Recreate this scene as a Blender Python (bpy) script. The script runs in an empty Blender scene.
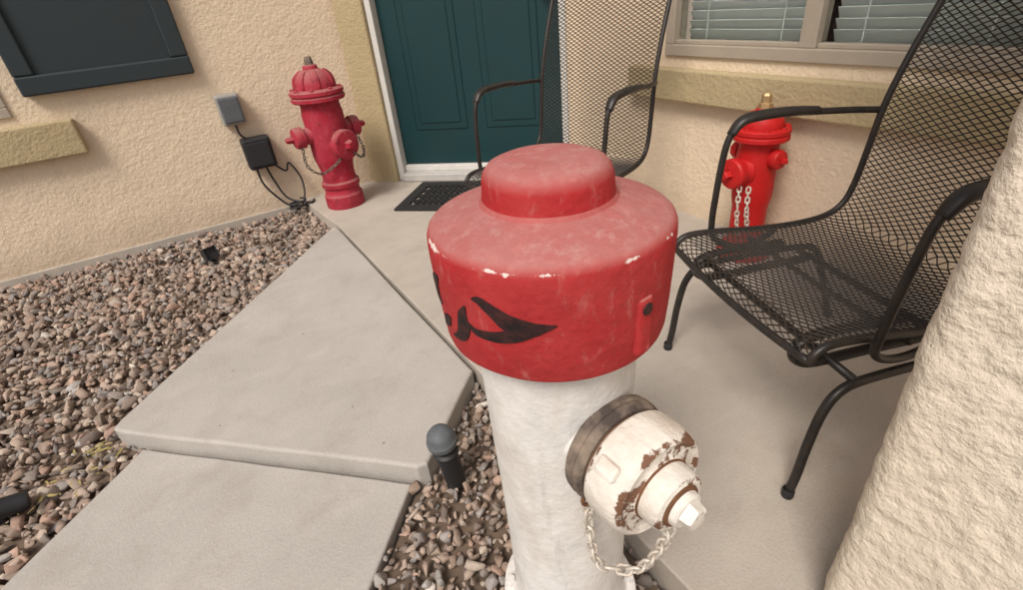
import bpy, bmesh, math, random, bisect
import numpy as np
from mathutils import Vector, Matrix, noise as mn
random.seed(4); rng=np.random.default_rng(4)
sc=bpy.context.scene
# ------------------------------------------------------------------ nodes
def newmat(name):
    m=bpy.data.materials.new(name); m.use_nodes=True
    nt=m.node_tree; b=nt.nodes['Principled BSDF']
    return m,nt,b
class G:
    def __init__(s,name,rough=.7,metal=0.,spec=.3):
        s.m,s.nt,s.b=newmat(name)
        s.b.inputs['Roughness'].default_value=rough
        s.b.inputs['Metallic'].default_value=metal
        s.b.inputs['Specular IOR Level'].default_value=spec
        s.tc=s.nt.nodes.new('ShaderNodeTexCoord')
        s.co=s.tc.outputs['Object']
    def link(s,a,b): s.nt.links.new(a,b)
    def stretch(s,v):
        n=s.nt.nodes.new('ShaderNodeMapping'); n.inputs['Scale'].default_value=v; s.link(s.co,n.inputs['Vector']); return n.outputs[0]
    def noise(s,scale,detail=4,rough=.55,co=None,dist=0):
        n=s.nt.nodes.new('ShaderNodeTexNoise'); n.inputs['Scale'].default_value=scale
        n.inputs['Detail'].default_value=detail; n.inputs['Roughness'].default_value=rough
        n.inputs['Distortion'].default_value=dist
        s.link(co or s.co,n.inputs['Vector']); return n.outputs['Fac']
    def voro(s,scale,feat='F1',co=None):
        n=s.nt.nodes.new('ShaderNodeTexVoronoi'); n.feature=feat; n.inputs['Scale'].default_value=scale
        s.link(co or s.co,n.inputs['Vector']); return n.outputs['Distance']
    def ramp(s,fac,a,b,lo=0.,hi=1.):
        n=s.nt.nodes.new('ShaderNodeMapRange'); n.inputs['From Min'].default_value=a
        n.inputs['From Max'].default_value=b; n.inputs['To Min'].default_value=lo; n.inputs['To Max'].default_value=hi
        s.link(fac,n.inputs['Value']); return n.outputs['Result']
    def math(s,op,a,b=None):
        n=s.nt.nodes.new('ShaderNodeMath'); n.operation=op
        for i,v in enumerate((a,b)):
            if v is None: continue
            if isinstance(v,(int,float)): n.inputs[i].default_value=v
            else: s.link(v,n.inputs[i])
        return n.outputs[0]
    def mix(s,fac,a,b,mode='MIX'):
        n=s.nt.nodes.new('ShaderNodeMix'); n.data_type='RGBA'; n.blend_type=mode
        if isinstance(fac,(int,float)): n.inputs[0].default_value=fac
        else: s.link(fac,n.inputs[0])
        for i,v in ((6,a),(7,b)):
            if isinstance(v,tuple): n.inputs[i].default_value=(*v,1) if len(v)==3 else v
            else: s.link(v,n.inputs[i])
        return n.outputs[2]
    def col(s,c):
        if isinstance(c,tuple): s.b.inputs['Base Color'].default_value=(*c,1)
        else: s.link(c,s.b.inputs['Base Color'])
    def bump(s,h,strength=.3,dist=.01):
        n=s.nt.nodes.new('ShaderNodeBump'); n.inputs['Strength'].default_value=strength
        n.inputs['Distance'].default_value=dist; s.link(h,n.inputs['Height']); s.link(n.outputs['Normal'],s.b.inputs['Normal'])
    def upmask(s,a,b):
        g=s.nt.nodes.new('ShaderNodeNewGeometry'); x=s.nt.nodes.new('ShaderNodeSeparateXYZ')
        s.link(g.outputs['Normal'],x.inputs[0]); return s.ramp(x.outputs['Z'],a,b)
    def z(s):
        x=s.nt.nodes.new('ShaderNodeSeparateXYZ'); s.link(s.co,x.inputs[0]); return x.outputs['Z']

def stucco(name,c,c2,scale=1.,bs=.5,dirt=0):
    g=G(name,.92,spec=.15)
    a=g.ramp(g.noise(1.3,4),.35,.7); k=g.mix(a,c,c2)
    f=g.ramp(g.noise(60*scale,3),.3,.7); k=g.mix(g.math('MULTIPLY',f,.28),k,tuple(x*.78 for x in c))
    if dirt:
        d=g.math('MULTIPLY',g.ramp(g.math('ADD',g.z(),g.math('MULTIPLY',g.noise(5,4,.6),.25)),.28,.05),dirt); k=g.mix(d,k,(.36,.27,.19))
        st=g.math('MULTIPLY',g.ramp(g.noise(6,4,.6,g.stretch((1,1,.12))),.55,.8),.18); k=g.mix(st,k,tuple(x*.62 for x in c))
    h=g.math('ADD',g.noise(70*scale,4,.6),g.math('MULTIPLY',g.noise(18*scale,3),.8))
    g.col(k); g.bump(h,bs,.012); return g.m
M_wall=stucco('stucco_cream',(.79,.645,.48),(.71,.575,.42),dirt=.5)
M_trim=stucco('stucco_tan',(.49,.395,.235),(.41,.325,.19))
M_colm=stucco('stucco_column',(.76,.67,.545),(.66,.57,.45),.8,.6)
def concrete(name,c):
    g=G(name,.85,spec=.2)
    a=g.ramp(g.noise(2.2,5,.6),.3,.72); k=g.mix(a,c,tuple(x*.80 for x in c))
    d=g.ramp(g.noise(7,5,.7),.50,.75); k=g.mix(g.math('MULTIPLY',d,.36),k,(.28,.23,.18))
    l=g.ramp(g.noise(4,4,.6,g.stretch((1,2.5,1))),.55,.75); k=g.mix(g.math('MULTIPLY',l,.30),k,tuple(min(1,x*1.2) for x in c))
    s=g.ramp(g.noise(190,2),.35,.7); k=g.mix(g.math('MULTIPLY',s,.30),k,tuple(x*.6 for x in c))
    sp=g.ramp(g.voro(9),.045,.022); k=g.mix(g.math('MULTIPLY',sp,.65),k,(.12,.10,.09))
    g.col(k); g.bump(g.math('ADD',g.noise(160,3),g.math('MULTIPLY',g.noise(12,3),.8)),.25,.006); return g.m
M_patio=concrete('patio_concrete',(.485,.43,.37))
M_walk=concrete('walk_concrete',(.475,.44,.40))
def paint(name,base,fade,chip,fade_amt=.5,up=None,chip_t=.66,rim=None,rough=.5,scale=1.,bump=.15,scuff=None,spec=.35,grime=None,dark=None):
    g=G(name,rough,spec=spec)
    a=g.math('MULTIPLY',g.ramp(g.noise(5*scale,5,.65),.35,.75),fade_amt); k=g.mix(a,base,fade)
    k=g.mix(g.math('MULTIPLY',g.ramp(g.noise(28*scale,5),.4,.8),.4),k,tuple(x*.6 for x in base))
    if up:
        u=g.math('MULTIPLY',g.upmask(.2,.85),g.ramp(g.noise(14*scale,6,.75),.2,.75,.55,1.)); k=g.mix(u,k,up)
        u2=g.math('MULTIPLY',g.upmask(.5,.95),g.ramp(g.noise(60*scale,6,.8),.50,.75,0,.5)); k=g.mix(u2,k,(.54,.38,.34))
        u3=g.math('MULTIPLY',g.upmask(.5,.95),g.ramp(g.noise(9*scale,5,.7),.52,.75,0,.45)); k=g.mix(u3,k,(.30,.08,.07))
    if scuff:
        s=g.ramp(g.noise(46*scale,6,.75,g.stretch((1,1,.45)),.4),.56,.74,0,.6); k=g.mix(s,k,scuff)
    if grime:
        s=g.ramp(g.noise(16*scale,6,.7,g.stretch((1,1,.5))),.46,.75,0,.8); k=g.mix(s,k,grime)
        s=g.ramp(g.noise(30*scale,6,.7,g.stretch((1,1,.12))),.58,.8,0,.55); k=g.mix(s,k,tuple(x*.6 for x in grime))
    if dark:
        s=g.ramp(g.noise(22*scale,6,.75),.56,.70,0,.8); k=g.mix(s,k,dark)
    n=g.noise(32*scale,7,.68)
    if rim:
        for z0,wd,st in rim:
            w=g.ramp(g.math('ABSOLUTE',g.math('SUBTRACT',g.z(),z0)),0,wd,st,0); n=g.math('ADD',n,w)
    c=g.ramp(n,chip_t,chip_t+.03); k=g.mix(c,k,chip)
    g.col(k)
    g.link(g.ramp(g.noise(12*scale,3),.3,.7,rough-.10,rough+.2),g.b.inputs['Roughness'])
    g.bump(g.math('SUBTRACT',g.math('ADD',g.noise(90*scale,3),g.math('MULTIPLY',g.noise(11*scale,3),1.0)),c),bump,.005); return g.m
M_capred=paint('weathered_red_paint',(.37,.018,.022),(.43,.065,.06),(.70,.56,.51),.8,(.39,.165,.15),.70,[(.8005,.0045,.19),(.684,.005,.08)],.68,1.,.35,(.48,.18,.16),.18)
M_white=paint('weathered_white_paint',(.75,.73,.70),(.65,.61,.56),(.26,.13,.07),.7,None,.725,[(.67,.012,.06)],.5,1.,.3,None,.3,(.52,.47,.41))
M_whitecap=paint('chipped_white_paint',(.75,.71,.65),(.65,.56,.45),(.17,.085,.05),.6,None,.665,[(.160,.007,.17),(.184,.005,.14),(.118,.006,.12)],.55,1.3,.4,None,.3,(.50,.41,.32))
M_oldred=paint('aged_crimson_paint',(.37,.016,.036),(.41,.075,.10),(.06,.02,.02),.6,(.32,.12,.115),.67,[],.65,1.,.35,(.46,.16,.18),.25,None,(.13,.015,.022))
M_newred=paint('bright_red_paint',(.54,.012,.012),(.46,.02,.02),(.22,.01,.01),.5,None,.70,[],.45,1.,.2,None,.3,None,(.33,.01,.01))
def simple(name,c,rough=.5,metal=0.,var=.3,scale=30,spec=.4,c2=None):
    g=G(name,rough,metal,spec); k=g.mix(g.math('MULTIPLY',g.ramp(g.noise(scale,4),.35,.7),var),c,c2 or tuple(x*.45+.01 for x in c))
    g.col(k); g.bump(g.noise(scale*3,2),.12,.003); return g.m
M_black=simple('black_metal',(.016,.014,.013),.42,0,.5,40,.4,(.045,.032,.025))
M_mesh=simple('black_mesh_metal',(.030,.024,.020),.55,0,.6,30,.35,(.060,.042,.030))
M_blackpl=simple('black_plastic',(.02,.02,.022),.55)
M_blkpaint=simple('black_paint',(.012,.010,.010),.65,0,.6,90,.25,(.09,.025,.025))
M_rust=simple('rust',(.20,.09,.045),.85,.1,.7,60,.3,(.07,.035,.02))
M_darkrust=simple('dark_gasket',(.07,.055,.048),.8,.1,.8,45,.3,(.32,.25,.19))
M_chain=simple('painted_chain',(.66,.62,.55),.5,.1,.5,110,.4,(.30,.17,.09))
M_brass=simple('brass',(.50,.34,.17),.45,.5,.4)
M_door=simple('door_dark_green',(.0055,.036,.041),.42,0,.25,8)
M_shut=simple('shutter_dark',(.022,.033,.037),.6,0,.25,8)
M_whitetrim=simple('white_trim',(.62,.60,.56),.5,0,.15,20)
M_vinyl=simple('window_vinyl',(.40,.34,.27),.5,0,.15,20)
M_blind=simple('blind_slats',(.70,.72,.68),.5,0,.1,10)
M_grey=simple('grey_plastic',(.11,.12,.13),.65,0,.5,60)
M_box=simple('outlet_grey',(.34,.32,.29),.5,0,.3,30)
M_thresh=simple('threshold',(.50,.48,.45),.5,0,.3,20)
M_mat=simple('rubber_mat',(.018,.018,.018),.9,0,.4,90)
M_bed=simple('soil',(.17,.12,.085),.95,0,.6,30)
M_ground=simple('ground_earth',(.30,.23,.17),.95,0,.4,4)
M_glass,_nt,_b=newmat('window_glass'); _b.inputs['Base Color'].default_value=(.9,.95,.95,1); _b.inputs['Roughness'].default_value=.03; _b.inputs['Transmission Weight'].default_value=1.; _b.inputs['IOR'].default_value=1.1
_g=G('gravel_stone',.85,spec=.2); _a=_g.nt.nodes.new('ShaderNodeAttribute'); _a.attribute_name='Col'
_g.col(_g.mix(_g.math('MULTIPLY',_g.ramp(_g.noise(90,3),.35,.7),.5),_a.outputs['Color'],_g.mix(.5,_a.outputs['Color'],(.14,.095,.065)))); _g.bump(_g.noise(200,2),.3,.003); M_grav=_g.m
M_leaf=simple('dry_leaf',(.34,.27,.10),.8,0,.5,50)
# ------------------------------------------------------------------ geometry helpers
def empty(name,loc=(0,0,0),rot=0,tilt=None):
    e=bpy.data.objects.new(name,None); sc.collection.objects.link(e); e.location=loc; e.rotation_euler=(0,0,rot) if tilt is None else (tilt[0],tilt[1],rot); e.empty_display_size=.1; return e
def mesh(name,v,f,mat,parent=None,smooth=False,mats=None):
    me=bpy.data.meshes.new(name); me.from_pydata([tuple(p) for p in v],[],f); me.update()
    if smooth: me.polygons.foreach_set('use_smooth',[True]*len(me.polygons))
    o=bpy.data.objects.new(name,me); sc.collection.objects.link(o)
    me.materials.append(mat)
    if parent: o.parent=parent
    return o
def frombm(name,bm,mat,parent=None,smooth=False):
    bmesh.ops.recalc_face_normals(bm,faces=bm.faces)
    me=bpy.data.meshes.new(name); bm.to_mesh(me); bm.free()
    if smooth: me.polygons.foreach_set('use_smooth',[True]*len(me.polygons))
    o=bpy.data.objects.new(name,me); sc.collection.objects.link(o); me.materials.append(mat)
    if parent: o.parent=parent
    return o
def autosm(o,ang=35):
    me=o.data; me.polygons.foreach_set('use_smooth',[True]*len(me.polygons))
    bm=bmesh.new(); bm.from_mesh(me); 
    for e in bm.edges:
        if len(e.link_faces)==2 and e.calc_face_angle(0)>math.radians(ang): e.smooth=False
    bm.to_mesh(me); bm.free()
def box(name,c,s,mat,parent=None,bev=.004,mtx=None,seg=2):
    bm=bmesh.new(); bmesh.ops.create_cube(bm,size=1); bmesh.ops.scale(bm,vec=s,verts=bm.verts)
    if bev: bmesh.ops.bevel(bm,geom=bm.edges[:],offset=bev,segments=seg,affect='EDGES',profile=.5)
    bmesh.ops.translate(bm,vec=c,verts=bm.verts)
    if mtx is not None: bmesh.ops.transform(bm,matrix=mtx,verts=bm.verts)
    return frombm(name,bm,mat,parent)
def prism(name,poly,z0,z1,mat,parent=None,bev=.01,jit=0):
    pts=[]
    for i,(x,y) in enumerate(poly):
        x2,y2=poly[(i+1)%len(poly)]; L=math.hypot(x2-x,y2-y); n=max(1,int(L/.08)) if jit else 1
        for k in range(n):
            t=k/n; px,py=x+(x2-x)*t,y+(y2-y)*t
            if jit and k:
                a=mn.noise(Vector((px*5,py*5,z1)))*jit; px+=-(y2-y)/L*a; py+=(x2-x)/L*a
            pts.append((px,py))
    bm=bmesh.new(); vs=[bm.verts.new((x,y,z0)) for x,y in pts]; f=bm.faces.new(vs)
    r=bmesh.ops.extrude_face_region(bm,geom=[f]); 
    bmesh.ops.translate(bm,vec=(0,0,z1-z0),verts=[v for v in r['geom'] if isinstance(v,bmesh.types.BMVert)])
    if bev:
        top=[e for e in bm.edges if all(v.co.z>z1-1e-5 for v in e.verts)]
        bmesh.ops.bevel(bm,geom=top,offset=bev,segments=3,affect='EDGES',profile=.5)
    return frombm(name,bm,mat,parent)
def lathe(name,prof,mat,parent=None,seg=64,mtx=None,sharp=35,obj_mtx=None,wob=0):
    v=[];f=[];n=len(prof)
    for i in range(seg):
        a=2*math.pi*i/seg
        for r,z in prof:
            if wob and r>.01: r=r*(1+wob*mn.noise(Vector((math.cos(a)*1.6,math.sin(a)*1.6,z*14))))
            v.append((r*math.cos(a),r*math.sin(a),z))
    for i in range(seg):
        j=(i+1)%seg
        for k in range(n-1): f.append((i*n+k,j*n+k,j*n+k+1,i*n+k+1))
    bm=bmesh.new(); me=bpy.data.meshes.new('t'); me.from_pydata(v,[],f); bm.from_mesh(me)
    bmesh.ops.remove_doubles(bm,verts=bm.verts,dist=1e-6)
    if mtx is not None: bmesh.ops.transform(bm,matrix=mtx,verts=bm.verts)
    o=frombm(name,bm,mat,parent); autosm(o,sharp)
    if obj_mtx is not None: o.matrix_basis=obj_mtx
    return o
def catmull(P,n=8):
    P=[Vector(p) for p in P]; out=[]
    Q=[2*P[0]-P[1]]+P+[2*P[-1]-P[-2]]
    for i in range(1,len(Q)-2):
        a,b,c,d=Q[i-1:i+3]
        for k in range(n):
            t=k/n; out.append(.5*((2*b)+(c-a)*t+(2*a-5*b+4*c-d)*t*t+(3*b-a-3*c+d)*t**3))
    out.append(P[-1]); return out
def tube(name,P,r,mat,parent=None,seg=10,sm=8,closed=False,flat=None):
    P=catmull(P,sm) if sm else [Vector(p) for p in P]
    n=len(P); v=[];f=[]
    t0=(P[1]-P[0]).normalized(); up=Vector((0,0,1)) if abs(t0.z)<.9 else Vector((1,0,0))
    nrm=t0.cross(up).normalized()
    for i,p in enumerate(P):
        t=(P[min(i+1,n-1)]-P[max(i-1,0)]).normalized() if not closed else (P[(i+1)%n]-P[i-1]).normalized()
        nrm=(nrm-t*nrm.dot(t)).normalized(); b=t.cross(nrm)
        rr=r(i/(n-1)) if callable(r) else r
        fl=flat(i/(n-1)) if flat else 1
        for k in range(seg):
            a=2*math.pi*k/seg; v.append(p+nrm*math.cos(a)*rr*fl+b*math.sin(a)*rr)
    for i in range(n if closed else n-1):
        j=(i+1)%n
        for k in range(seg):
            l=(k+1)%seg; f.append((i*seg+k,i*seg+l,j*seg+l,j*seg+k))
    if not closed:
        f.append(tuple(range(seg))[::-1]); f.append(tuple((n-1)*seg+k for k in range(seg)))
    return mesh(name,v,f,mat,parent,True)
def align(p,d,roll=0):
    d=Vector(d).normalized(); q=d.to_track_quat('Z','Y'); return Matrix.Translation(p)@q.to_matrix().to_4x4()@Matrix.Rotation(roll,4,'Z')
def join(objs,name):
    bm=bmesh.new()
    for o in objs: bm.from_mesh(o.data)
    par=objs[0].parent; m=objs[0].data.materials[0]
    me=bpy.data.meshes.new(name); bm.to_mesh(me); bm.free(); me.materials.append(m)
    o=bpy.data.objects.new(name,me); sc.collection.objects.link(o); o.parent=par
    for x in objs: bpy.data.objects.remove(x)
    return o
def chain(name,P,mat,parent,L=.016,w=.0045,r=.0016):
    P=catmull(P,12); 
    ds=[0]
    for i in range(1,len(P)): ds.append(ds[-1]+(P[i]-P[i-1]).length)
    N=int(ds[-1]/(L*.74)); v=[];f=[]
    for q in range(N):
        s=ds[-1]*(q+.5)/N; i=max(k for k in range(len(ds)) if ds[k]<=s); i=min(i,len(P)-2)
        u=(s-ds[i])/max(1e-9,ds[i+1]-ds[i]); p=P[i].lerp(P[i+1],u); d=(P[i+1]-P[i])
        M=align(p,d,(math.pi/2 if q%2 else 0)+.5+random.uniform(-.25,.25))
        base=len(v); n=16; m=6
        for a in range(n):
            an=2*math.pi*a/n; cx=math.cos(an)*w; cz=math.sin(an)*w+ (L/2-w)*(1 if math.sin(an)>0 else -1)
            out=Vector((math.cos(an),0,math.sin(an)))
            for b in range(m):
                bn=2*math.pi*b/m
                v.append(M@(Vector((cx,0,cz))+out*math.cos(bn)*r+Vector((0,1,0))*math.sin(bn)*r))
        for a in range(n):
            a2=(a+1)%n
            for b in range(m):
                b2=(b+1)%m; f.append((base+a*m+b,base+a2*m+b,base+a2*m+b2,base+a*m+b2))
    return mesh(name,v,f,mat,parent,True)
# ------------------------------------------------------------------ ground
mesh('ground',[(-150,-150,-.14),(150,-150,-.14),(150,150,-.14),(-150,150,-.14)],[(0,1,2,3)],M_ground)
prism('patio_slab',[(.497,-2.2),(2.0,-2.2),(2.0,2.3),(.99,3.4),(.44,3.4),(.475,2.9),(.497,2.69)],-.13,0,M_patio,bev=.005,jit=.002)
prism('walkway_slab',[(.484,2.68),(.45,2.665),(-.475,1.62),(-.49,1.59),(-.475,1.565),(.19,.905),(.215,.90),(.484,1.15)],-.13,.0,M_walk,bev=.009,jit=.004)
prism('walkway_slab',[(-.43,1.50),(.165,.905),(-1.9,-1.35),(-2.5,-.7)],-.13,-.046,M_walk,bev=.006,jit=.003)
def inside(poly,x,y):
    c=np.zeros(len(x),bool); n=len(poly)
    for i in range(n):
        x1,y1=poly[i];x2,y2=poly[(i+1)%n]
        k=((y1>y)!=(y2>y))&(x<(x2-x1)*(y-y1)/((y2-y1) if y2!=y1 else 1e-9)+x1); c^=k
    return c
bedL=[(-3.2,3.29),(.44,3.29),(.475,2.9),(.49,2.69),(-.49,1.59),(-.43,1.50),(-2.5,-.7),(-3.2,-.7)]
bedR=[(.49,-1.3),(.49,1.15),(.21,.895),(.165,.895),(-1.85,-1.3)]
for p in (bedL,bedR):
    mesh('gravel_bed',[(x,y,-.080) for x,y in p],[tuple(range(len(p)))],M_bed)
variants=[]
for k in range(24):
    bm=bmesh.new(); sx,sy,sz=rng.uniform(.85,1.45),rng.uniform(.6,1.),rng.uniform(.4,.75)
    for i in range(13):
        p=rng.normal(size=3); p/=np.linalg.norm(p); p*=rng.uniform(.8,1.08); bm.verts.new((p[0]*sx,p[1]*sy,p[2]*sz))
    bmesh.ops.convex_hull(bm,input=bm.verts); 
    loose=[v for v in bm.verts if not v.link_faces]; bmesh.ops.delete(bm,geom=loose,context='VERTS')
    bmesh.ops.bevel(bm,geom=bm.edges[:],offset=.06,segments=1,affect='EDGES')
    # keep the stone inside a sane radius (bevel can throw spikes)
    for q in bm.verts:
        if q.co.length>1.5: q.co*=1.5/q.co.length
    # re-hull for a clean convex stone
    b2=bmesh.new()
    for q in bm.verts: b2.verts.new(q.co)
    bm.free(); bm=b2
    bmesh.ops.convex_hull(bm,input=bm.verts)
    loose=[v for v in bm.verts if not v.link_faces]; bmesh.ops.delete(bm,geom=loose,context='VERTS')
    bmesh.ops.triangulate(bm,faces=bm.faces[:])
    bm.verts.index_update(); variants.append((np.array([v.co[:] for v in bm.verts]),np.array([[v.index for v in f.verts] for f in bm.faces]))); bm.free()
def scatter(poly,sp,r0,r1,zc,zj,pw=1.7):
    xs=[p[0] for p in poly]; ys=[p[1] for p in poly]
    gx,gy=np.meshgrid(np.arange(min(xs),max(xs),sp),np.arange(min(ys),max(ys),sp)); gx=gx.ravel();gy=gy.ravel()
    gx=gx+rng.uniform(-.6,.6,gx.size)*sp; gy=gy+rng.uniform(-.6,.6,gy.size)*sp
    k=inside(poly,gx,gy)&(gx>-2.0)&(gy>-.5)
    gx=gx[k];gy=gy[k]; r=r0+(r1-r0)*rng.random(gx.size)**pw
    return np.stack([gx,gy,zc+rng.uniform(-zj,zj,gx.size),r],1)
st=np.concatenate([scatter(bedL,.026,.011,.030,-.064,.010,1.5),scatter(bedL,.05,.007,.013,-.052,.008),scatter(bedR,.0185,.008,.021,-.062,.012)])
pal=np.array([(.37,.28,.225),(.29,.225,.185),(.42,.33,.265),(.24,.205,.18),(.33,.24,.185),(.47,.39,.32),(.18,.14,.12),(.35,.32,.295),(.27,.24,.225),(.40,.27,.21),(.55,.50,.44)])
pw=np.array([.18,.16,.13,.1,.13,.06,.07,.05,.06,.07,.012]);pw/=pw.sum()
V=[];F=[];C=[];off=0
var=rng.integers(0,len(variants),len(st))
for i in range(len(st)):
    vv,ff=variants[var[i]]
    q=rng.normal(size=4); q[1:3]*=.45; q/=np.linalg.norm(q); w,x,y,z=q
    R=np.array([[1-2*(y*y+z*z),2*(x*y-z*w),2*(x*z+y*w)],[2*(x*y+z*w),1-2*(x*x+z*z),2*(y*z-x*w)],[2*(x*z-y*w),2*(y*z+x*w),1-2*(x*x+y*y)]])
    a=vv@R.T*st[i,3]+st[i,:3]; V.append(a);F.append(ff+off);off+=len(vv)
    c=pal[rng.choice(len(pal),p=pw)]*rng.uniform(.8,1.25); C.append(np.tile(np.append(c,1.),(len(vv),1)))
V=np.concatenate(V);F=np.concatenate(F);C=np.concatenate(C)
me=bpy.data.meshes.new('gravel'); me.vertices.add(len(V)); me.vertices.foreach_set('co',V.ravel())
me.loops.add(F.size); me.loops.foreach_set('vertex_index',F.ravel().astype(np.int32)); me.polygons.add(len(F)); me.polygons.foreach_set('loop_start',np.arange(0,F.size,3,dtype=np.int32))
me.update(calc_edges=True); ca=me.color_attributes.new('Col','FLOAT_COLOR','POINT'); ca.data.foreach_set('color',C.ravel().astype(np.float32)); me.materials.append(M_grav)
o=bpy.data.objects.new('gravel',me); sc.collection.objects.link(o)
v=[];f=[]
def leaf(x,y,z,s,a,t):
    b=len(v); R=Matrix.Translation((x,y,z))@Matrix.Rotation(a,4,'Z')@Matrix.Rotation(t,4,'X')
    for p in ((-s,0,0),(-s*.3,s*.25,s*.1),(s*.5,s*.2,s*.05),(s,0,0),(s*.5,-s*.2,s*.08),(-s*.3,-s*.25,s*.12)): v.append(R@Vector(p))
    f.append((b,b+1,b+2,b+3)); f.append((b,b+3,b+4,b+5))
for cx,cy,n,sd in ((-.55,1.57,22,.025),(-.62,1.45,22,.045),(-.74,1.36,16,.06),(-.5,1.5,8,.03)):
    for i in range(n):
        x=random.gauss(cx,sd);y=random.gauss(cy,sd)
        if y-x>1.98: leaf(x,y,-.040+random.uniform(0,.008),random.uniform(.006,.017),random.uniform(0,6.3),random.uniform(-.7,.7))
mesh('leaf_litter',v,f,M_leaf)
# ------------------------------------------------------------------ house
house=empty('house')
HT=2.9
def wall(name,p0,p1,holes,mat,depth=.12):
    p0=Vector((*p0,0));p1=Vector((*p1,0)); L=(p1-p0).length; d=(p1-p0)/L; n=Vector((d.y,-d.x,0))
    S=sorted({0,L,*[h[0] for h in holes],*[h[1] for h in holes]}); Z=sorted({-.13,HT,*[h[2] for h in holes],*[h[3] for h in holes]})
    v=[];f=[]
    def q(pts): b=len(v); v.extend(pts); f.append(tuple(range(b,b+4)))
    for i in range(len(S)-1):
        for j in range(len(Z)-1):
            cs=(S[i]+S[i+1])/2; cz=(Z[j]+Z[j+1])/2
            if any(h[0]<cs<h[1] and h[2]<cz<h[3] for h in holes): continue
            q([p0+d*S[i]+Vector((0,0,Z[j])),p0+d*S[i+1]+Vector((0,0,Z[j])),p0+d*S[i+1]+Vector((0,0,Z[j+1])),p0+d*S[i]+Vector((0,0,Z[j+1]))])
    for s0,s1,z0,z1 in holes:
        c=[(s0,z0),(s1,z0),(s1,z1),(s0,z1)]
        for k in range(4):
            a=c[k];b=c[(k+1)%4]; A=p0+d*a[0]+Vector((0,0,a[1]));B=p0+d*b[0]+Vector((0,0,b[1]))
            q([A,B,B-n*depth,A-n*depth])
    o=mesh(name,v,f,mat,house); return o,p0,d,n
def wbox(name,p0,d,n,s0,s1,z0,z1,n0,n1,mat,bev=.004,parent=None):
    M=Matrix(((d.x,n.x,0,p0.x),(d.y,n.y,0,p0.y),(0,0,1,0),(0,0,0,1)))
    return box(name,((s0+s1)/2,(n0+n1)/2,(z0+z1)/2),(s1-s0,n1-n0,z1-z0),mat,parent or house,bev,M)
def window(nm,p0,d,n,s0,s1,z0,z1,mull):
    w=.045
    wbox(nm+'_frame_bottom',p0,d,n,s0,s1,z0,z0+w,-.07,.012,M_vinyl); wbox(nm+'_frame_top',p0,d,n,s0,s1,z1-w,z1,-.07,.012,M_vinyl)
    wbox(nm+'_frame_a',p0,d,n,s0,s0+w,z0+w,z1-w,-.07,.011,M_vinyl); wbox(nm+'_frame_b',p0,d,n,s1-w,s1,z0+w,z1-w,-.07,.011,M_vinyl)
    wbox(nm+'_mullion',p0,d,n,mull-.03,mull+.03,z0+w,z1-w,-.06,.008,M_vinyl)
    for a,b in ((s0+w,mull-.03),(mull+.03,s1-w)):
        wbox(nm+'_sash_bottom',p0,d,n,a,b,z0+w,z0+w+.016,-.05,-.005,M_vinyl,.003)
        wbox(nm+'_glass',p0,d,n,a,b,z0+w,z1-w,-.032,-.028,M_glass,0)
        sl=[]
        z=z0+w+.03
        M=Matrix(((d.x,n.x,0,p0.x),(d.y,n.y,0,p0.y),(0,0,1,0),(0,0,0,1)))
        while z<z1-w:
            T=M@Matrix.Translation(((a+b)/2,-.09,z))@Matrix.Rotation(math.radians(58+random.uniform(-3,3)),4,'X')
            sl.append(box('slat',(0,0,0),(b-a-.01,.045,.003),M_blind,house,0,T)); z+=.034
        for q in (.2,.8):
            sl.append(box('cord',(a+(b-a)*q,-.062,(z0+z1)/2),(.004,.003,z1-z0-.1),M_blind,house,0,M))
        join(sl,nm+'_blinds')
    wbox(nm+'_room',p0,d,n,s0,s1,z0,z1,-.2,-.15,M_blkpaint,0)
WL=3.293; CU=.917; WU=1.88
o,pL,dL,nL=wall('wall_front',(-4.5,WL),(CU,WL),[(4.5-1.75,4.5-.66,.70,1.95)],M_wall)
def uL(u): return u+4.5
window('side_window',pL,dL,nL,uL(-1.75),uL(-.66),.70,1.95,uL(-1.2))
wbox('window_sill_trim',pL,dL,nL,uL(-1.95),uL(-.45),.50,.66,0.0,.055,M_trim,.008)
wbox('shutter_panel',pL,dL,nL,uL(-.57),uL(.116),.787,2.0,.004,.028,M_shut,.004)
for a,b,c,e in ((-.58,.126,.777,.86),(-.58,.126,1.36,1.43),(-.58,.126,1.93,2.01)): wbox('shutter_rail',pL,dL,nL,uL(a),uL(b),c,e,.003,.047,M_shut,.008)
for a,b in ((-.58,-.50),(.046,.126)):
    for c,e in ((.86,1.36),(1.43,1.93)): wbox('shutter_stile',pL,dL,nL,uL(a),uL(b),c,e,.003,.046,M_shut,.008)
wbox('foundation_band',pL,dL,nL,0,uL(.40),-.12,-.02,-.01,.012,M_patio,.004)
dd=Vector((WU-CU,-(WU-CU),0)); LD=dd.length
o,pD,dD,nD=wall('wall_door',(CU,WL),(WU,WL-(WU-CU)),[(.19,1.30,.0,2.15)],M_wall,.16)
wbox('door_trim_left',pD,dD,nD,.012,.19,-.01,2.2,0,.04,M_trim,.01)
wbox('door_trim_head',pD,dD,nD,.012,1.335,2.2,2.4,0,.042,M_trim,.01)
wbox('door_jamb_left',pD,dD,nD,.192,.228,.002,2.15,-.10,.015,M_whitetrim,.004)
wbox('door_jamb_right',pD,dD,nD,1.262,1.298,.002,2.15,-.10,.0,M_whitetrim,.004)
wbox('door_threshold',pD,dD,nD,.230,1.26,.002,.05,-.10,.05,M_thresh,.006)
wbox('door_kick',pD,dD,nD,.230,1.26,.05,.085,-.10,-.02,M_whitetrim,.004)
wbox('door_leaf',pD,dD,nD,.230,1.26,.09,2.12,-.09,-.05,M_door,.003)
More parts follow.
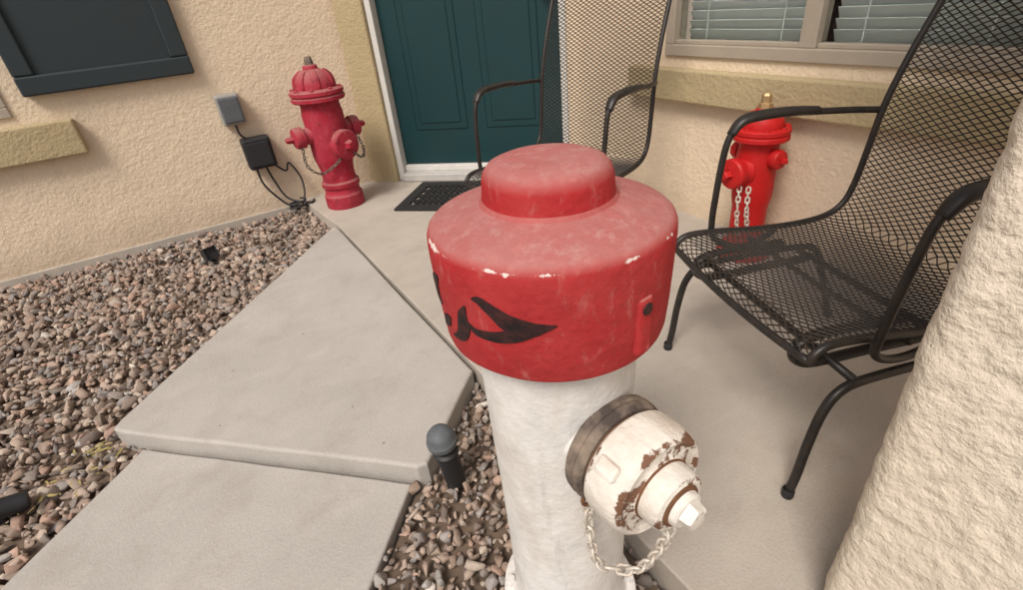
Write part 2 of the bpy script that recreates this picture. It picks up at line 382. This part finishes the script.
for a,b in ((.345,.68),(.80,1.14)):
    c,e=.30,1.95
    wbox('door_panel_moulding',pD,dD,nD,a,b,c,e,-.052,-.046,M_door,.0055)
    wbox('door_panel',pD,dD,nD,a+.04,b-.04,c+.04,e-.04,-.047,-.042,M_door,.0045)
lathe('door_knob',[(0,0),(.028,0),(.028,.006),(.012,.01),(.011,.03),(.025,.04),(.028,.052),(.020,.065),(0,.068)],M_brass,house,32,align(pD+dD*1.19-nD*.05+Vector((0,0,1.0)),nD))
y0=WL-(WU-CU)
def sR(w): return y0-w
o,pR,dR,nR=wall('wall_window',(WU,y0),(WU,-5),[(sR(1.72),sR(.46),.69,1.95)],M_wall)
window('porch_window',pR,dR,nR,sR(1.72),sR(.46),.69,1.95,sR(1.09))
wbox('window_ledge_trim',pR,dR,nR,sR(1.90),sR(.28),.515,.645,0,.055,M_trim,.008)
# porch column : rounded-rectangle rings built directly, dense where it is close to the walk
hx,hy,rc=.17,.26,.035; ccx,ccy=.628+.17,.168-.26
ring=[]
def seg_pts(a,b,n): return [(a[0]+(b[0]-a[0])*k/n,a[1]+(b[1]-a[1])*k/n) for k in range(n)]
corners=[(hx-rc,hy-rc,0),(-hx+rc,hy-rc,90),(-hx+rc,-hy+rc,180),(hx-rc,-hy+rc,270)]
for ci,(x,y,a0) in enumerate(corners):
    for k in range(10):
        a=math.radians(a0+90*k/10); ring.append((x+rc*math.cos(a),y+rc*math.sin(a),math.cos(a),math.sin(a)))
    nx_,ny_,na_=corners[(ci+1)%4]; a=math.radians(a0+90)
    A=(x+rc*math.cos(a),y+rc*math.sin(a)); Bp=(nx_+rc*math.cos(a),ny_+rc*math.sin(a))
    for q in seg_pts(A,Bp,80 if ci==1 else 50): ring.append((q[0],q[1],math.cos(a),math.sin(a)))
zs=[-.02]; 
while zs[-1]<2.9: zs.append(zs[-1]+(.006 if .1<zs[-1]<.98 else .04))
v=[];f=[];nr=len(ring)
for z in zs:
    for x,y,nx,ny in ring:
        p=Vector((x+ccx,y+ccy,z)); h=.0020*mn.noise(p*30)+.0014*mn.noise(p*75+Vector((3,1,7)))+.0022*mn.noise(p*8)-.004*max(0,mn.noise(p*42+Vector((9,2,2)))-.25)
        v.append((p.x+nx*h,p.y+ny*h,z))
for j in range(len(zs)-1):
    for i in range(nr):
        i2=(i+1)%nr; f.append((j*nr+i,j*nr+i2,(j+1)*nr+i2,(j+1)*nr+i))
f.append(tuple((len(zs)-1)*nr+i for i in range(nr)))
mesh('porch_column',v,f,M_colm,None,True)
# outlet, transformer, cables
ob=empty('outlet_box')
wbox('cover',pL,dL,nL,uL(.165),uL(.285),.50,.66,.002,.07,M_box,.012,ob)
wbox('lid',pL,dL,nL,uL(.175),uL(.275),.515,.645,.07,.085,M_grey,.008,ob)
tr=empty('low_voltage_transformer')
wbox('housing',pL,dL,nL,uL(.215),uL(.365),.25,.42,.004,.09,M_blackpl,.012,tr)
wbox('face',pL,dL,nL,uL(.228),uL(.352),.265,.40,.09,.098,M_blackpl,.006,tr)
yy=WL
cab=empty('power_cables')
tube('cable_a',[(.225,yy-.04,.51),(.225,yy-.05,.46),(.24,yy-.05,.43),(.26,yy-.05,.415)],.006,M_blackpl,cab,8)
tube('cable_b',[(.25,yy-.05,.26),(.26,yy-.05,.15),(.33,yy-.06,.03),(.40,yy-.10,-.03)],.006,M_blackpl,cab,8)
tube('cable_c',[(.30,yy-.05,.26),(.32,yy-.05,.16),(.36,yy-.08,.05),(.46,yy-.14,.012),(.50,yy-.1,.01)],.006,M_blackpl,cab,8)
tube('cable_d',[(.34,yy-.04,.26),(.40,yy-.04,.2),(.43,yy-.035,.24),(.47,yy-.05,.13),(.44,yy-.1,.02),(.36,yy-.14,-.03)],.0055,M_blackpl,cab,8)
tube('cable_coil',[(.40+.05*math.cos(t*.8),yy-.10+.035*math.sin(t*.8),-.02+.003*t) for t in range(18)],.006,M_blackpl,cab,8,4)
# door mat
Mm=Matrix(((dD.x,nD.x,0,pD.x),(dD.y,nD.y,0,pD.y),(0,0,1,0),(0,0,0,1)))
dm=empty('door_mat')
parts=[]
s0,s1,n0,n1=.38,1.10,.09,.54
box('mat_border_a',((s0+s1)/2,n0+.03,.009),(s1-s0,.06,.012),M_mat,dm,.003,Mm);box('mat_border_b',((s0+s1)/2,n1-.03,.009),(s1-s0,.06,.012),M_mat,dm,.003,Mm)
box('mat_border_c',(s0+.03,(n0+n1)/2,.009),(.06,n1-n0-.12,.012),M_mat,dm,.003,Mm);box('mat_border_d',(s1-.03,(n0+n1)/2,.009),(.06,n1-n0-.12,.012),M_mat,dm,.003,Mm)
for i in range(16):
    for sgn in (1,-1):
        a=s0+.06+i*(s1-s0-.12)/16
        p=[]
        for k in range(9):
            t=k/8; x=a+sgn*.03*math.sin(t*math.pi*4)+.018; y=n0+.06+t*(n1-n0-.12); p.append((x,y,.008))
        parts.append(tube('mat_scroll',[Mm@Vector(q) for q in p],.006,M_mat,dm,6,2))
join(parts,'mat_scrolls')
# ------------------------------------------------------------------ foreground hydrant
H=empty('fire_hydrant',(.276,.394,0))
lathe('red_bonnet',[(0,.863),(.030,.8628),(.047,.861),(.057,.857),(.0620,.851),(.0642,.844),(.0648,.834),(.0658,.826),(.069,.822),(.083,.8185),(.098,.8145),(.111,.810),(.119,.8065),(.1225,.803),(.1245,.798),(.1252,.788),(.1252,.774),(.1248,.757),(.1238,.738),(.1226,.719),(.1205,.692),(.1185,.684),(.115,.6805),(.100,.680),(.090,.688)],M_capred,H,160,None,30,None,.012)
VA=math.radians(-95.8-29.5)
def band(strokes,name,mat,lift=.0011):
    v=[];f=[]; r=.124
    prf=[(.690,.1203),(.692,.1205),(.719,.1226),(.738,.1238),(.757,.1248),(.774,.1252),(.79,.1252)]
    for S in strokes:
        P=catmull([(a,D,w) for a,D,w in S],8); b=len(v); n=len(P)
        for i,p in enumerate(P):
            q=P[min(i+1,n-1)]-P[max(i-1,0)]; tx=math.radians(q.x)*r; ty=q.y; L=math.hypot(tx,ty) or 1
            nx,ny=-ty/L,tx/L
            for s,h in ((-1,-.0025),(-.92,lift),(-.45,lift),(0,lift),(.45,lift),(.92,lift),(1,-.0025)):
                a=VA+math.radians(p.x)+ nx*s*p.z/r; D=p.y+ny*s*p.z; zz=1-D
                rr=float(np.interp(zz,[x[0] for x in prf],[x[1] for x in prf]))
                rr*=1+.012*mn.noise(Vector((math.cos(a)*1.6,math.sin(a)*1.6,zz*14)))
                rr+=h; v.append((rr*math.cos(a),rr*math.sin(a),zz))
        for i in range(n-1):
            for k in range(6): f.append((b+i*7+k,b+i*7+k+1,b+i*7+k+8,b+i*7+k+7))
    return mesh(name,v,f,mat,H,False)
band([[(-35,.2300,.0012),(-31,.2305,.0045),(-25,.2385,.0070),(-18,.2490,.0105),(-10,.2525,.0090),(-4,.2505,.0045),(1,.2480,.0005)],
      [(-8,.2555,.004),(-16,.2610,.0075),(-24,.2665,.0065),(-32,.2685,.0050),(-37,.2675,.0038),(-41,.2600,.0010)],
      [(-40,.2420,.0012),(-43,.2550,.0065),(-44,.2690,.0095),(-48,.2840,.0070),(-56,.2920,.0010)],
      [(-60,.2280,.0015),(-66,.2380,.0090),(-68,.2520,.0095),(-63,.2630,.0010)],[(-55,.2700,.0010),(-60,.2780,.0075),(-66,.2900,.0010)]],'black_lettering',M_blkpaint)
la=math.radians(-84); c,s=math.cos(la),math.sin(la)
T=Matrix(((-s,c,0,0),(c,s,0,0),(0,0,1,0),(0,0,0,1)))
box('bonnet_lug',(0,.1200,.725),(.022,.014,.066),M_capred,H,.0065,T,3)
lathe('lug_hole',[(0,.0012),(.0055,.0012),(.0065,0),(.0065,-.004)],M_blkpaint,H,20,Matrix.Translation(Vector((c,s,0))*.1270+Vector((0,0,.745)))@align((0,0,0),(c,s,0)))
lathe('barrel',[(.094,.70),(.093,.66),(.091,.60),(.0885,.50),(.087,.40),(.0865,.30),(.086,.20),(.088,.155),(.094,.145),(.105,.143),(.109,.140),(.109,.122),(.105,.118),(.105,.114),(.109,.110),(.109,.092),(.105,.088),(.09,.086),(.09,-.12)],M_white,H,128,None,35,None,.016)
for i in range(8):
    a=i*math.pi/4+.2; T=Matrix.Translation((.098*math.cos(a),.098*math.sin(a),0))
    lathe('flange_bolt',[(0,.156),(.008,.156),(.0095,.153),(.0095,.143)],M_white,H,6,T)
na=math.radians(-89); nd=Vector((math.cos(na),math.sin(na),0)); NZ=.551
N=align((0,0,NZ),nd)@Matrix.Scale(1.04,4)
def nl(name,prof,mat,seg=80,roll=0,sharp=30,wob=.02): return lathe(name,prof,mat,H,seg,None,sharp,N@Matrix.Rotation(roll,4,'Z'),wob)
nl('nozzle_neck',[(.050,.05),(.050,.080),(.051,.088),(.053,.125)],M_white)
nl('nozzle_gasket_ring',[(.046,.083),(.0575,.084),(.0615,.088),(.0625,.095),(.0605,.098),(.0625,.101),(.061,.107),(.058,.110),(.050,.110)],M_darkrust)
nl('nozzle_rust_groove',[(.050,.109),(.0540,.110),(.0540,.119),(.05,.119)],M_rust)
nl('nozzle_cap',[(.050,.114),(.0580,.114),(.0610,.117),(.0622,.123),(.0618,.142),(.0605,.152),(.0575,.1585),(.0535,.1615),(.0505,.160),(.047,.158),(.040,.1585),(.0365,.160),(.035,.162)],M_whitecap)
nl('nozzle_cap_rust_ring',[(.0360,.159),(.0352,.1625),(.0335,.1635),(.031,.163)],M_rust)
nl('nozzle_boss',[(.0338,.162),(.0330,.178),(.0305,.184),(.026,.186),(.0225,.1845)],M_whitecap)
nl('nozzle_boss_rust',[(.0240,.184),(.0225,.1870),(.020,.1880),(.017,.187)],M_rust,48)
nl('nozzle_boss_top',[(.0200,.186),(.0190,.193),(.0165,.195),(0,.195)],M_whitecap,48)
nl('nozzle_nut',[(.0150,.194),(.0135,.203),(.0115,.206),(0,.2065)],M_whitecap,5,.4,20,0)
for i in range(2):
    T=N@Matrix.Rotation(math.radians(140+180*i),4,'Z')
    o=box('nozzle_cap_ear',(0,0,0),(.012,.018,.026),M_whitecap,H,.004); o.matrix_basis=T@Matrix.Translation((.0605,0,.136))
e0=Vector((-.040,-.102,NZ-.048)); e1=Vector((.014,-.176,NZ-.063))
tube('chain_eye',[e0+Vector((.007*math.cos(t),0,.010*math.sin(t)-.004)) for t in [i*math.pi/6 for i in range(12)]],.0024,M_rust,H,8,0,True)
chain('chain',[e0+Vector((0,0,-.010)),e0+Vector((.000,-.002,-.06)),e0+Vector((.010,-.006,-.130)),(-.008,-.120,NZ-.198),(.006,-.142,NZ-.182),(.012,-.165,NZ-.120),e1],M_chain,H,.021,.0058,.0021)
# ------------------------------------------------------------------ old crimson hydrant
B=empty('fire_hydrant',(.636,2.985,0),0)
lathe('barrel',[(.0,0),(.106,.0),(.108,.004),(.108,.07),(.102,.078),(.098,.085),(.098,.115),(.105,.12),(.107,.125),(.107,.145),(.10,.15),(.094,.155),(.090,.20),(.096,.24),(.104,.27),(.108,.30),(.108,.52),(.102,.56),(.104,.580),(.134,.585),(.140,.591),(.140,.607),(.132,.612),(.132,.616),(.140,.621),(.140,.637),(.132,.643),(.105,.648)],M_oldred,B,72,None,35,None,.02)
lathe('bonnet',[(.108,.640),(.107,.66),(.102,.685),(.088,.710),(.066,.729),(.046,.737),(.040,.739),(.036,.755),(.030,.760),(0,.761)],M_oldred,B,72)
for i in range(8):
    a=i*math.pi/4; p=[(.106*math.cos(a),.106*math.sin(a),.655),(.102*math.cos(a),.102*math.sin(a),.687),(.089*math.cos(a),.089*math.sin(a),.711),(.062*math.cos(a),.062*math.sin(a),.732)]
    tube('bonnet_rib',p,.007,M_oldred,B,8,4)
    a+=.39; lathe('bolt',[(0,.652),(.010,.652),(.011,.648),(.011,.636)],M_oldred,B,6,Matrix.Translation((.122*math.cos(a),.122*math.sin(a),0)))
lathe('operating_nut',[(.024,.758),(.022,.777),(.016,.798),(0,.80)],M_darkrust,B,5,None,20)
def hose(par,mat,pos,ang,r,L,nutm=None):
    d=Vector((math.cos(ang),math.sin(ang),0)); N=align(pos,d)
    lathe('nozzle_neck',[(r*1.25,L*.45),(r*1.05,L*.55),(r,L*.62),(r,L*.7)],mat,par,32,N)
    lathe('nozzle_cap',[(r*.95,L*.68),(r*1.28,L*.68),(r*1.32,L*.70),(r*1.32,L*.88),(r*1.2,L*.93),(r*.7,L*.96),(r*.45,L*.97)],mat,par,32,N)
    lathe('nozzle_nut',[(r*.48,L*.96),(r*.40,L*1.12),(r*.3,L*1.15),(0,L*1.15)],nutm or mat,par,5,N,20)
hose(B,M_oldred,(0,0,.42),math.radians(188),.042,.20); hose(B,M_oldred,(0,0,.42),math.radians(8),.042,.195); hose(B,M_oldred,(0,0,.36),math.radians(-68),.060,.165)
chain('chain',[(-.16,-.05,.38),(-.165,-.07,.28),(-.11,-.10,.23),(-.03,-.11,.26),(.02,-.14,.31)],M_darkrust,B,.022,.0065,.0028)
chain('chain',[(.15,-.03,.38),(.16,-.06,.30),(.13,-.10,.27),(.08,-.14,.31)],M_darkrust,B,.022,.0065,.0028)
# ------------------------------------------------------------------ small bright red hydrant
Cc=empty('fire_hydrant',(.8704*.955+.4924*1.815,-.4924*.955+.8704*1.815,0),0)
lathe('barrel',[(0,0),(.100,0),(.102,.003),(.102,.022),(.098,.028),(.072,.032),(.066,.05),(.063,.08),(.063,.20),(.067,.22),(.072,.25),(.072,.40),(.068,.43),(.070,.452),(.093,.457),(.097,.461),(.097,.473),(.093,.477),(.093,.480),(.097,.484),(.097,.496),(.093,.500),(.075,.503)],M_newred,Cc,64,None,35,None,.02)
lathe('bonnet',[(.072,.499),(.071,.515),(.065,.534),(.050,.549),(.034,.555),(.031,.557),(.029,.564),(0,.565)],M_newred,Cc,64)
lathe('operating_nut',[(.026,.562),(.024,.580),(.018,.583),(.017,.606),(.012,.614),(0,.614)],M_brass,Cc,6,None,20)
for i in range(8):
    a=i*math.pi/4; lathe('bolt',[(0,.507),(.008,.507),(.009,.504),(.009,.495)],M_newred,Cc,6,Matrix.Translation((.084*math.cos(a),.084*math.sin(a),0)))
    lathe('bolt',[(0,.038),(.008,.038),(.009,.035),(.009,.022)],M_newred,Cc,6,Matrix.Translation((.086*math.cos(a),.086*math.sin(a),0)))
hose(Cc,M_newred,(0,0,.35),math.radians(172),.042,.135); hose(Cc,M_newred,(0,0,.40),math.radians(82),.026,.11);hose(Cc,M_newred,(0,0,.40),math.radians(-98),.026,.11)
chain('chain',[(-.11,-.02,.31),(-.12,-.03,.24),(-.11,-.03,.17),(-.09,-.03,.11)],M_chain,Cc,.024,.007,.003)
chain('chain',[(-.10,-.05,.31),(-.105,-.06,.22),(-.085,-.06,.15)],M_chain,Cc,.024,.007,.003)
# ------------------------------------------------------------------ patio chairs
def chair(pos,ang):
    E=empty('patio_chair',pos,ang)
    prof=[(.02,.355),(.012,.378),(-.02,.392),(-.10,.388),(-.22,.374),(-.34,.368),(-.43,.376),(-.48,.405),(-.502,.46),(-.515,.55),(-.53,.665),(-.565,.78),(-.61,.89),(-.66,1.0),(-.69,1.055)]
    P=catmull([(x,0,z) for x,z in prof],10)
    ds=[0]
    for i in range(1,len(P)): ds.append(ds[-1]+(P[i]-P[i-1]).length)
    def at(s):
        s=min(max(s,0),ds[-1])
        i=min(max(bisect.bisect_right(ds,s)-1,0),len(P)-2); return P[i].lerp(P[i+1],(s-ds[i])/max(1e-9,ds[i+1]-ds[i]))
    W=.25; cw=.0135; ch=.0075
    nx=int(W*2/cw); nx+=nx%2; cw=2*W/nx; ns=int(ds[-1]/ch); ns+=ns%2; ch=ds[-1]/ns
    idx={};v=[];f=[]
    def V_(i,j):
        if (i,j) not in idx:
            p=at(j*ch); y=-W+i*cw; sag=-.010*(1-(y/W)**2)*(1 if j*ch<.5 else 0.3)
            idx[(i,j)]=len(v); v.append((p.x+(0 if j*ch<.5 else sag),y,p.z+(sag if .05<j*ch<.5 else 0)))
        return idx[(i,j)]
    for i in range(0,nx+1):
        for j in range(0,ns+1):
            if (i+j)%2: 
                if 0<i<nx and 0<j<ns: f.append((V_(i-1,j),V_(i,j-1),V_(i+1,j),V_(i,j+1)))
                elif i==0 and 0<j<ns: f.append((V_(0,j-1),V_(1,j),V_(0,j+1)))
                elif i==nx and 0<j<ns: f.append((V_(nx,j-1),V_(nx,j+1),V_(nx-1,j)))
    o=mesh('expanded_mesh',v,f,M_mesh,E); md=o.modifiers.new('w','WIREFRAME'); md.thickness=.0046; md.use_even_offset=False
    R=.0085
    for s in (-1,1):
        tube('side_rail',[(x,s*.258,z) for x,z in prof],R,M_black,E,12,6)
        tube('arm',[(-.53,s*.262,.650),(-.47,s*.276,.655),(-.39,s*.284,.661),(-.29,s*.288,.668),(-.20,s*.288,.669),(-.145,s*.287,.660),(-.118,s*.286,.625),(-.106,s*.285,.56),(-.098,s*.282,.47),(-.095,s*.280,.41),(-.10,s*.275,.365),(-.14,s*.268,.335),(-.20,s*.262,.325),(-.26,s*.262,.345),(-.28,s*.258,.368)],R,M_black,E,12,6)
        tube('arm_pad',[(-.36,s*.286,.668),(-.29,s*.288,.673),(-.20,s*.289,.674),(-.150,s*.288,.666),(-.122,s*.287,.636)],lambda t:.009+.004*math.sin(math.pi*t),M_black,E,12,6,flat=lambda t:1.5)
        tube('leg_arch',[(.005,s*.278,.008),(-.004,s*.277,.06),(-.012,s*.275,.15),(-.028,s*.272,.235),(-.06,s*.268,.278),(-.12,s*.265,.290),(-.26,s*.262,.292),(-.38,s*.265,.285),(-.44,s*.268,.26),(-.48,s*.27,.18),(-.53,s*.274,.06),(-.55,s*.275,.008)],.0098,M_black,E,12,6)
        lathe('foot_cap',[(0,0),(.012,0),(.013,.003),(.013,.02),(.011,.024)],M_blackpl,E,16,Matrix.Translation((.005,s*.278,0)))
        lathe('foot_cap',[(0,0),(.012,0),(.013,.003),(.013,.02),(.011,.024)],M_blackpl,E,16,Matrix.Translation((-.55,s*.275,0)))
        tube('spring',[(-.34,s*.19,.292),(-.20,s*.19,.292),(-.06,s*.19,.290),(-.015,s*.19,.305),(-.005,s*.19,.33),(-.02,s*.19,.353),(-.08,s*.19,.362),(-.25,s*.19,.356)],.009,M_black,E,10,6,flat=lambda t:1.5)
    tube('front_bar',[(.018,-.258,.358),(.024,-.13,.352),(.026,0,.350),(.024,.13,.352),(.018,.258,.358)],R,M_black,E,10,6)
    tube('top_bar',[(-.69,-.258,1.05),(-.70,-.24,1.075),(-.705,-.15,1.09),(-.708,0,1.095),(-.705,.15,1.09),(-.70,.24,1.075),(-.69,.258,1.05)],R,M_black,E,10,6)
    for x,z in ((-.09,.292),(-.36,.288)): tube('cross_bar',[(x,-.265,z),(x,0,z),(x,.265,z)],.009,M_black,E,10,2)
    tube('seat_brace',[(-.20,-.258,.352),(-.20,0,.346),(-.20,.258,.352)],.007,M_black,E,8,2)
    return E
chair((.926,.590,0),math.radians(159.5))
chair((.945,1.515,0),math.radians(199.5))
# ------------------------------------------------------------------ garden lights
L1=empty('path_light',(.265,.85,-.06),0,(math.radians(4),math.radians(-6)))
lathe('stake_body',[(0,0),(.024,0),(.026,.02),(.026,.12),(.030,.125),(.030,.135),(.022,.14),(.020,.165)],M_blackpl,L1,32)
lathe('lamp_head',[(.020,.16),(.031,.163),(.036,.168),(.036,.180),(.033,.184),(.031,.198),(.024,.208),(.013,.214),(0,.216)],M_grey,L1,32)
L2=empty('spot_light',(-.133,2.833,-.05))
N2=align((0,0,.04),(.3,-1,.35)); lathe('housing',[(0,-.06),(.03,-.055),(.036,-.03),(.038,.03),(.043,.04),(.043,.055),(.038,.055),(.036,.04),(0,.038)],M_blackpl,L2,4,N2@Matrix.Rotation(math.pi/4,4,'Z'),20); lathe('bracket',[(0,-.03),(.01,-.03),(.01,.03)],M_blackpl,L2,12)
L3=empty('spot_light',(-.745,1.445,-.05))
N2=align((0,0,.04),(-.9,-.1,.2)); lathe('housing',[(0,-.07),(.022,-.065),(.026,-.05),(.027,.04),(.034,.05),(.034,.075),(.03,.075),(.028,.05),(0,.05)],M_blackpl,L3,32,N2); lathe('bracket',[(0,-.03),(.01,-.03),(.01,.03)],M_blackpl,L3,12)
# ------------------------------------------------------------------ camera
R_=Vector((.9945,-.0537,-.0893)); Fw=Vector((0,0.8571,-.515))
th=math.radians(29.5)
def toH(v): return Vector((v.x*math.cos(th)+v.y*math.sin(th),-v.x*math.sin(th)+v.y*math.cos(th),v.z))
f_=toH(Fw).normalized(); r_=toH(R_); r_=(r_-f_*r_.dot(f_)).normalized(); u_=r_.cross(f_).normalized()
cam=bpy.data.cameras.new('camera'); co=bpy.data.objects.new('camera',cam); sc.collection.objects.link(co)
co.matrix_world=Matrix((( r_.x,u_.x,-f_.x,0),(r_.y,u_.y,-f_.y,0),(r_.z,u_.z,-f_.z,1.0),(0,0,0,1)))
cam.sensor_width=36; cam.lens=507/1023*36; cam.clip_end=600; cam.clip_start=.02; sc.camera=co
# ------------------------------------------------------------------ light
el=math.radians(52); az=Vector((-.84,-.54,0)).normalized()
sv=Vector((az.x*math.cos(el),az.y*math.cos(el),math.sin(el)))
sd=bpy.data.lights.new('sun','SUN'); sd.energy=2.7; sd.angle=math.radians(20); sd.color=(1,.93,.85)
so=bpy.data.objects.new('sun',sd); sc.collection.objects.link(so); so.rotation_euler=sv.to_track_quat('Z','Y').to_euler()
w=bpy.data.worlds.new('World'); sc.world=w; w.use_nodes=True; nt=w.node_tree
sky=nt.nodes.new('ShaderNodeTexSky'); sky.sky_type='NISHITA'; sky.sun_disc=False; sky.sun_elevation=el; sky.sun_rotation=math.atan2(az.x,az.y); sky.dust_density=4; sky.air_density=1.2
hs=nt.nodes.new('ShaderNodeHueSaturation'); hs.inputs['Saturation'].default_value=.55
nt.links.new(sky.outputs[0],hs.inputs['Color']); nt.links.new(hs.outputs[0],nt.nodes['Background'].inputs[0]); nt.nodes['Background'].inputs[1].default_value=.12
sc.view_settings.view_transform='Standard'; sc.view_settings.look='None'; sc.view_settings.exposure=0
